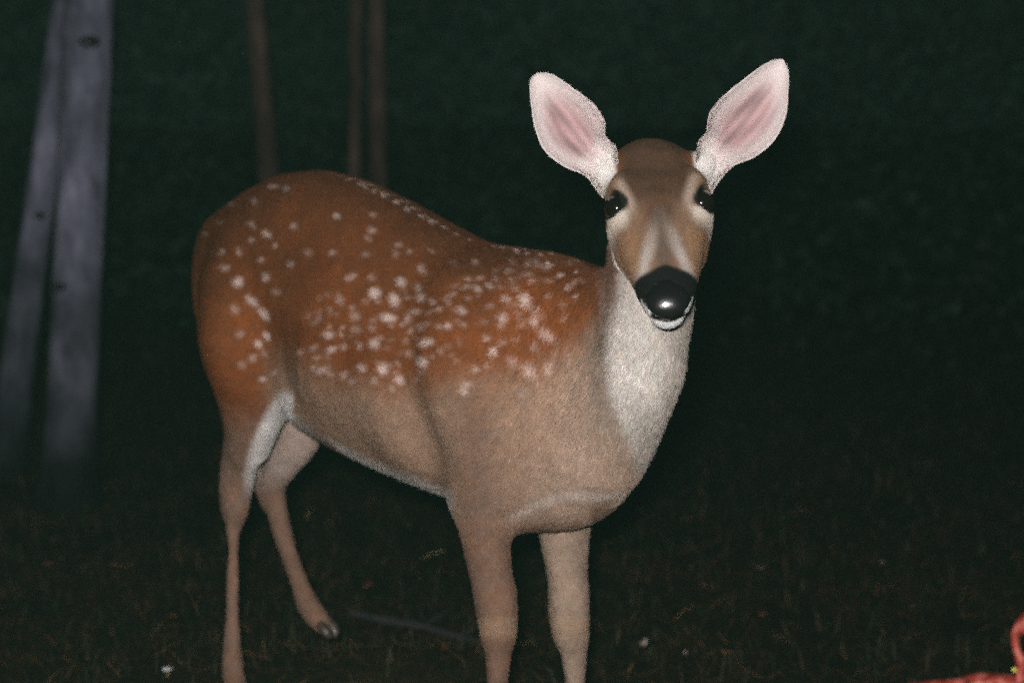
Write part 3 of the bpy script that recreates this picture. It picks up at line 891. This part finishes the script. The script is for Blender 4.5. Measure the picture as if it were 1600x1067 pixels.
blades('pine_needles', 60000, (-2.4, 2.4), (1.6, 7.0), (.03, .09), .0016,
       [(.11, .052, .022), (.06, .032, .015), (.20, .11, .05), (.025, .018, .010), (.03, .022, .012)], (0, .25), lmat)
blades('grass', 60000, (-2.8, 2.8), (1.8, 7.5), (.015, .06), .0022,
       [(.014, .024, .010), (.018, .026, .012), (.030, .030, .015), (.050, .038, .020)], (.05, 1.1), lmat)

# ------------------------------------------------------------------ undergrowth behind
def leaf_cloud(name, n, cen, spread, size, palette, mat, parent=None, kind='stuff', func=None):
    P = func(n) if func else np.asarray(cen) + rng.normal(size=(n, 3))*np.asarray(spread)
    a = rng.normal(size=(n, 3)); a /= np.linalg.norm(a, axis=1)[:, None]
    b = np.cross(a, rng.normal(size=(n, 3))); b /= np.linalg.norm(b, axis=1)[:, None]
    s = rng.uniform(.6, 1.5, n)[:, None]*size
    v = np.stack([P - a*s, P + b*s*.42, P + a*s, P - b*s*.42], 1).reshape(-1, 3)
    k = np.arange(n)*4
    q = np.stack([k, k+1, k+2, k+3], -1)
    o = mesh_obj(name, v, q, mat, parent, smooth=False)
    pal = np.array(palette); c = pal[rng.integers(0, len(pal), n)] * np.exp(rng.normal(size=(n, 1))*.2)
    set_col(o, np.repeat(c, 4, 0), 'tint')
    return tag(o, kind=kind) if kind else o
def ug(n):
    x = rng.uniform(-6, 6, n); y = 6.2 + rng.gamma(2.0, .9, n); 
    hmax = np.clip((y - 5.4)*1.9, .3, 4.2) + .3*np.sin(x*3.1) + .3*np.sin(x*1.3 + 1)
    z = rng.random(n)**.8 * hmax
    return np.stack([x, y, z + gh(x, y)], -1)
leaf_cloud('undergrowth', 260000, None, None, .024, [(.013, .033, .023), (.011, .030, .021), (.017, .034, .022), (.014, .028, .019)], lmat, func=ug)

# ------------------------------------------------------------------ trees
def bark_mat(name, c0, c1, c2, scale):
    M = NT(name)
    tc = M.node('ShaderNodeTexCoord'); mp = M.node('ShaderNodeMapping'); mp.inputs['Scale'].default_value = (1, 1, .35)
    M.link(tc.outputs['Object'], mp.inputs['Vector'])
    n = M.noise(scale, 8, .7, vec=mp.outputs[0]); n2 = M.noise(4, 4, .6)
    r = M.ramp(n.outputs['Fac'], [(.34, c0), (.5, c1), (.68, c2)])
    r2 = M.ramp(n2.outputs['Fac'], [(.35, (.6,)*3), (.65, (1.1,)*3)])
    mx = M.node('ShaderNodeMix', data_type='RGBA', blend_type='MULTIPLY'); mx.inputs['Factor'].default_value = 1
    M.link(r.outputs[0], mx.inputs[6]); M.link(r2.outputs[0], mx.inputs[7])
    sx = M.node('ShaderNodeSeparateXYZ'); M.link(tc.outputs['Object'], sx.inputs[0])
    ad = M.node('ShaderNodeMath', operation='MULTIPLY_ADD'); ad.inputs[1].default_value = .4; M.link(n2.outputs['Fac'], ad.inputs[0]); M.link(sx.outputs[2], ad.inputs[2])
    ms = M.ramp(ad.outputs[0], [(.22, (.02, .028, .02)), (.45, (.30, .32, .30)), (.85, (1, 1, 1))])          # trunk darkens towards the foot
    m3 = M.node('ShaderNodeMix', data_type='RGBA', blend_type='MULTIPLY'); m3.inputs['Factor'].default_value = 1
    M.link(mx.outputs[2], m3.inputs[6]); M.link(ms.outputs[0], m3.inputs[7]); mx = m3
    M.link(mx.outputs[2], M.b.inputs['Base Color']); M.b.inputs['Roughness'].default_value = .9
    M.b.inputs['Specular IOR Level'].default_value = .2
    M.bump(n.outputs['Fac'], .7, .012)
    return M.m
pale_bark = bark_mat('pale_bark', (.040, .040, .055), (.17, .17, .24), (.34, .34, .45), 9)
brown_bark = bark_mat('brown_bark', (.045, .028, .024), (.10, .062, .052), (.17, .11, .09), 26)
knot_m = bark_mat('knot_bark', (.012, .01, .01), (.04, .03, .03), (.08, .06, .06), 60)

def tree(bp, tp, Yb, Yt, rb, rt, mat, label, group, knots=(), height=6.0):
    """bp, tp = photo pixels of the base and of a point higher up on the trunk"""
    a, b = W(*bp, Yb), W(*tp, Yt)
    d = (b - a) / (b[2] - a[2])
    base_z = gh(a[0], a[1]) - .03
    a = a + d*(base_z - a[2])
    t = empty('tree', tuple(a), label=label, cat='tree', group=group)
    top = a + d*(height - base_z)
    n = 70; m = 28
    rows, rad = [], []
    ph = rng.uniform(0, 6)
    for i in range(n):
        k = i/(n-1)
        p = a + (top - a)*k + np.array([.005*math.sin(k*14 + ph), .005*math.cos(k*11 + ph), 0])
        zz = p[2]
        r = rb + (rt - rb)*min(1, zz/max(b[2], .3)) if zz < b[2] else max(rt*(1 - (zz - b[2])/(height - b[2])*.6), .01)
        r *= 1 + .35*math.exp(-zz/.10)
        rows.append(p); rad.append(r)
    rows, rad = np.array(rows), np.array(rad)
    ang = np.linspace(0, 2*math.pi, m, endpoint=False)
    V = np.zeros((n, m, 3))
    for i in range(n):
        rr = rad[i]*(1 + .035*np.sin(ang*3 + i*.21 + ph) + .02*np.sin(ang*7 - i*.37) + .012*rng.normal(size=m))
        V[i] = rows[i] + np.stack([np.cos(ang)*rr, np.sin(ang)*rr, np.zeros(m)], -1)
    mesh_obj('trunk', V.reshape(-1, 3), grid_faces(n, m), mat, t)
    for (kx, ky, kr) in knots:
        i = np.argmin([abs(to_px(p)[1][0] - ky) for p in rows])
        c = rows[i].copy()
        w = W(kx, ky, c[1]); c[0] = w[0]
        off = math.sqrt(max(rad[i]**2 - (c[0] - rows[i][0])**2, 0))
        c = np.array([c[0], rows[i][1] - off, w[2]])
        v, f, _ = tube([c + np.array([0, .012, 0]), c - np.array([0, .006, 0])], [kr, kr*.8], Z, 6, .6, 18)
        nn = len(v); d_ = v - c
        v = v + rng.normal(size=v.shape)*kr*.06
        mesh_obj('knot', v, np.vstack([f]), knot_m, t)
    # limbs and sparse crown, above the frame
    for j in range(7):
        i = int(n*(.48 + .07*j)); p = rows[i]; az = j*2.4 + ph
        q = p + np.array([math.cos(az)*.9, math.sin(az)*.9, .55])
        v, f, _ = tube([p, (p + q)/2 + np.array([0, 0, .08]), q], [rad[i]*.4, rad[i]*.25, .006], Z + .01, 14, 1, 10)
        mesh_obj('branch', v, f, mat, t)
    cc = top + np.array([0, 0, -1.0])
    leaf_cloud('crown', 2600, cc, (.75, .75, .8), .045, [(.03, .06, .025), (.04, .07, .03), (.025, .05, .025)], lmat, t, kind=None)
    return t
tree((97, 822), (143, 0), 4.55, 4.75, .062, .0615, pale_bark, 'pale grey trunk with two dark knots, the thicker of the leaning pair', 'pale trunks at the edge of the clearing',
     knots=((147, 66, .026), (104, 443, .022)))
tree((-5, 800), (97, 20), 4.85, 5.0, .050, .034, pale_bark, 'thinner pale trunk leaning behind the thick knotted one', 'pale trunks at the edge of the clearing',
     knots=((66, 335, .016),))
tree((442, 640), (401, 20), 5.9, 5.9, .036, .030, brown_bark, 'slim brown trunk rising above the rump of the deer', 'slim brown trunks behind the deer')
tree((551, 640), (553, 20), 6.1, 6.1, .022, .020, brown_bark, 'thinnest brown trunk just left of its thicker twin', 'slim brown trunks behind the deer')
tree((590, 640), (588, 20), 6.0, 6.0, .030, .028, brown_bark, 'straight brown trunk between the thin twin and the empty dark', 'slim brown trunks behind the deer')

# ------------------------------------------------------------------ small things on the ground
def on_ground(px, py):
    Y = 3.0
    for _ in range(12):
        p = W(px, py, Y); zt = gh(p[0], p[1])
        d = W(px, py, 1.0) - np.array([0, 0, CAM_H])
        Y = (zt - CAM_H)/d[2]
    return W(px, py, Y)
def plain(name, c, rough=.7):
    M = NT(name); n = M.noise(60, 4, .6)
    r = M.ramp(n.outputs['Fac'], [(.3, tuple(x*.7 for x in c)), (.7, tuple(min(.9, x*1.15) for x in c))])
    M.link(r.outputs[0], M.b.inputs['Base Color']); M.b.inputs['Roughness'].default_value = rough
    return M.m
pale_leaf = plain('dry_pale_leaf', (.42, .34, .30)); orange_leaf = plain('dry_orange_leaf', (.36, .14, .06)); white_m = plain('white_petal', (.75, .75, .78))
straw = plain('dry_straw', (.40, .28, .16))
def fallen_leaf(px, py, L, w, az, mat, label, curl=.3):
    c = on_ground(px, py)
    t = np.linspace(-1, 1, 9); V = []
    for q in t:
        ww = w*(1 - abs(q)**1.8)**.8 + .0006
        for e in (-1, 0, 1):
            V.append([q*L/2, e*ww/2, .004 + L*curl*q*q*.5 + abs(e)*ww*.25])
    V = np.array(V); ca, sa = math.cos(az), math.sin(az)
    V = V @ np.array([[ca, sa, 0], [-sa, ca, 0], [0, 0, 1]]) + c
    o = mesh_obj('fallen_leaf', V - c, grid_faces(9, 3, False), mat)
    o.location = c
    md = o.modifiers.new('thickness', 'SOLIDIFY'); md.thickness = .0008
    tag(o, label, 'leaf', 'dry leaves on the forest floor')
fallen_leaf(1187, 890, .028, .014, .2, pale_leaf, 'pale dry leaf on the dark ground right of the front legs')
fallen_leaf(1104, 918, .034, .008, -.1, orange_leaf, 'narrow orange leaf lying below the pale one right of the legs')
fallen_leaf(1379, 882, .018, .012, .5, pale_leaf, 'small pinkish leaf alone far out on the dark ground', .2)
fallen_leaf(1005, 1012, .028, .013, 1.1, pale_leaf, 'upright curled pale leaf just right of the far front leg', .9)
fallen_leaf(1070, 1025, .018, .006, 1.3, pale_leaf, 'tiny bluish white leaf near the bottom edge right of the legs', .7)
fallen_leaf(1075, 815, .030, .007, 0, orange_leaf, 'reddish sliver of leaf beyond the chest of the deer')
fallen_leaf(1192, 963, .020, .011, .3, orange_leaf, 'small rusty leaf on the ground below the pale leaf')
fallen_leaf(268, 966, .022, .012, .1, orange_leaf, 'rusty dry leaf left of the near hind leg')
fallen_leaf(78, 884, .034, .010, -.35, orange_leaf, 'orange leaf on the ground below the pale trunks')
fallen_leaf(575, 918, .026, .014, .9, orange_leaf, 'rusty leaf under the belly between hind and front legs')
fallen_leaf(190, 887, .045, .005, .05, orange_leaf, 'long thin reddish needle leaf left of the hind leg')
fallen_leaf(1135, 1022, .024, .010, -.3, orange_leaf, 'brown leaf low in the picture right of the tiny bluish one')
def flower():
    c = on_ground(262, 1056)
    t = empty('flower', tuple(c), label='tiny white flower low on the ground left of the hind hoof', cat='flower')
    for k in range(5):
        a = k*2*math.pi/5
        v, f = sphere(c + np.array([math.cos(a)*.0055, math.sin(a)*.0055, .014]), .0048, 10, 8, (1.0, 1.0, .45))
        mesh_obj('petal', v, f, white_m, t)
    v, f, _ = tube([c, c + np.array([.001, 0, .007]), c + np.array([0, 0, .013])], [.001, .001, .001], A, 6, 1, 6)
    mesh_obj('stem', v, f, straw, t)
flower()
def stalk(pts_px, Ys, r, label):
    P = [on_ground(*pts_px[0])]
    for q, Y in zip(pts_px[1:], Ys): P.append(W(*q, P[0][1] + Y))
    P = np.array(P) + Z*.004
    v, f, _ = tube(P, [r]*len(P), (0, .3, 1), 8, 1, 6, rnd=False)
    o = mesh_obj('grass_stalk', v - P[0], f, straw); o.location = P[0]
    tag(o, label, 'grass stalk', 'dry stalks among the litter')
stalk([(657, 876), (672, 869), (694, 862)], [0, .01], .0011, 'thin dry stalk lying under the belly left of the front leg')
stalk([(812, 1007), (835, 1008), (852, 1016)], [0, 0], .0009, 'arched pale stalk between the two front legs')
stalk([(477, 812), (482, 803), (488, 794)], [0, 0], .0009, 'short reddish stalk beside the raised hind leg')

def twig():
    P = [on_ground(*q) + Z*.008 for q in ((548, 962), (600, 974), (660, 984), (712, 999), (765, 1012))]
    v, f, _ = tube(np.array(P), [.005, .0075, .007, .006, .003], (0, .3, 1), 30, 1, 10)
    v = v + rng.normal(size=v.shape)*.0006
    t = empty('fallen_branch', tuple(P[0]), label='greyish fallen branch lying on the ground right of the raised hoof', cat='branch')
    bm_ = plain('weathered_wood', (.028, .027, .030), .9)
    mesh_obj('stem', v, f, bm_, t)
    for i, (dx, dy, dz) in enumerate(((.07, -.05, .015), (.06, .06, .02), (.05, -.03, .03))):
        a = P[1 + i]
        v, f, _ = tube(np.array([a, a + np.array([dx, dy, dz])*.5, a + np.array([dx, dy, dz])]), [.003, .0022, .0008], (0, .3, 1), 10, 1, 8)
        mesh_obj('side_twig', v, f, bm_, t)
twig()
# ------------------------------------------------------------------ the red thing in the lower right corner
def red_thing():
    M = NT('red_cloth')
    n = M.noise(90, 5, .6)
    r = M.ramp(n.outputs['Fac'], [(.34, (.05, .003, .002)), (.5, (.19, .018, .008)), (.68, (.34, .10, .08))])
    M.link(r.outputs[0], M.b.inputs['Base Color']); M.b.inputs['Roughness'].default_value = .55
    M.bump(n.outputs['Fac'], .5, .004)
    red = M.m
    Yd = 1.75
    p0 = W(1560, 1090, Yd)
    t = empty('red_strap', tuple(p0), label='bright red fabric strap and loop poking into the lower right corner', cat='strap')
    P = [W(1380, 1082, Yd), W(1450, 1071, Yd), W(1500, 1068, Yd), W(1530, 1062, Yd), W(1575, 1064, Yd), W(1640, 1070, Yd), W(1760, 1100, Yd)]
    v, f, _ = tube(np.array(P), [.002, .004, .0045, .006, .0055, .008, .01], (0, 1, 0), 50, 2.2, 16)
    v = v + rng.normal(size=v.shape)*.0004
    mesh_obj('strap', v, f, red, t)
    P = [W(1594, 1064, Yd-.01), W(1597, 1040, Yd-.01), W(1588, 1012, Yd-.01), W(1587, 990, Yd-.01), W(1606, 972, Yd-.01), W(1632, 965, Yd-.01), W(1650, 1000, Yd-.01), W(1640, 1040, Yd-.01), W(1610, 1064, Yd-.01)]
    v, f, _ = tube(np.array(P), [.005, .0055, .0035, .0045, .0095, .010, .009, .008, .006], (0, 1, 0), 60, .8, 16)
    mesh_obj('loop', v, f, red, t)
    v, f = sphere(W(1585, 1046, Yd-.015), .0025, 12, 8)
    mesh_obj('tab', v, f, plain('yellow_thread', (.45, .42, .06)), t)
red_thing()

# ------------------------------------------------------------------ thin veil, added to lift the blacks by scattering the flash
def added_veil():
    M = bpy.data.materials.new('black_lift_veil'); M.use_nodes = True
    nt = M.node_tree; nt.nodes.clear()
    out = nt.nodes.new('ShaderNodeOutputMaterial'); v = nt.nodes.new('ShaderNodeVolumePrincipled')
    v.inputs['Color'].default_value = (.45, 1.0, .78, 1); v.inputs['Density'].default_value = .00045
    nt.links.new(v.outputs[0], out.inputs['Volume'])
    x, y0, y1, z0, z1 = 14, -6, 22, -1.5, 9
    V = [(sx*x, y, z) for z in (z0, z1) for y in (y0, y1) for sx in (-1, 1)]
    o = mesh_obj('added_veil', V, [(0, 2, 3, 1), (4, 5, 7, 6), (0, 1, 5, 4), (2, 6, 7, 3), (0, 4, 6, 2), (1, 3, 7, 5)], M, None, False)
    tag(o, kind='stuff')
added_veil()
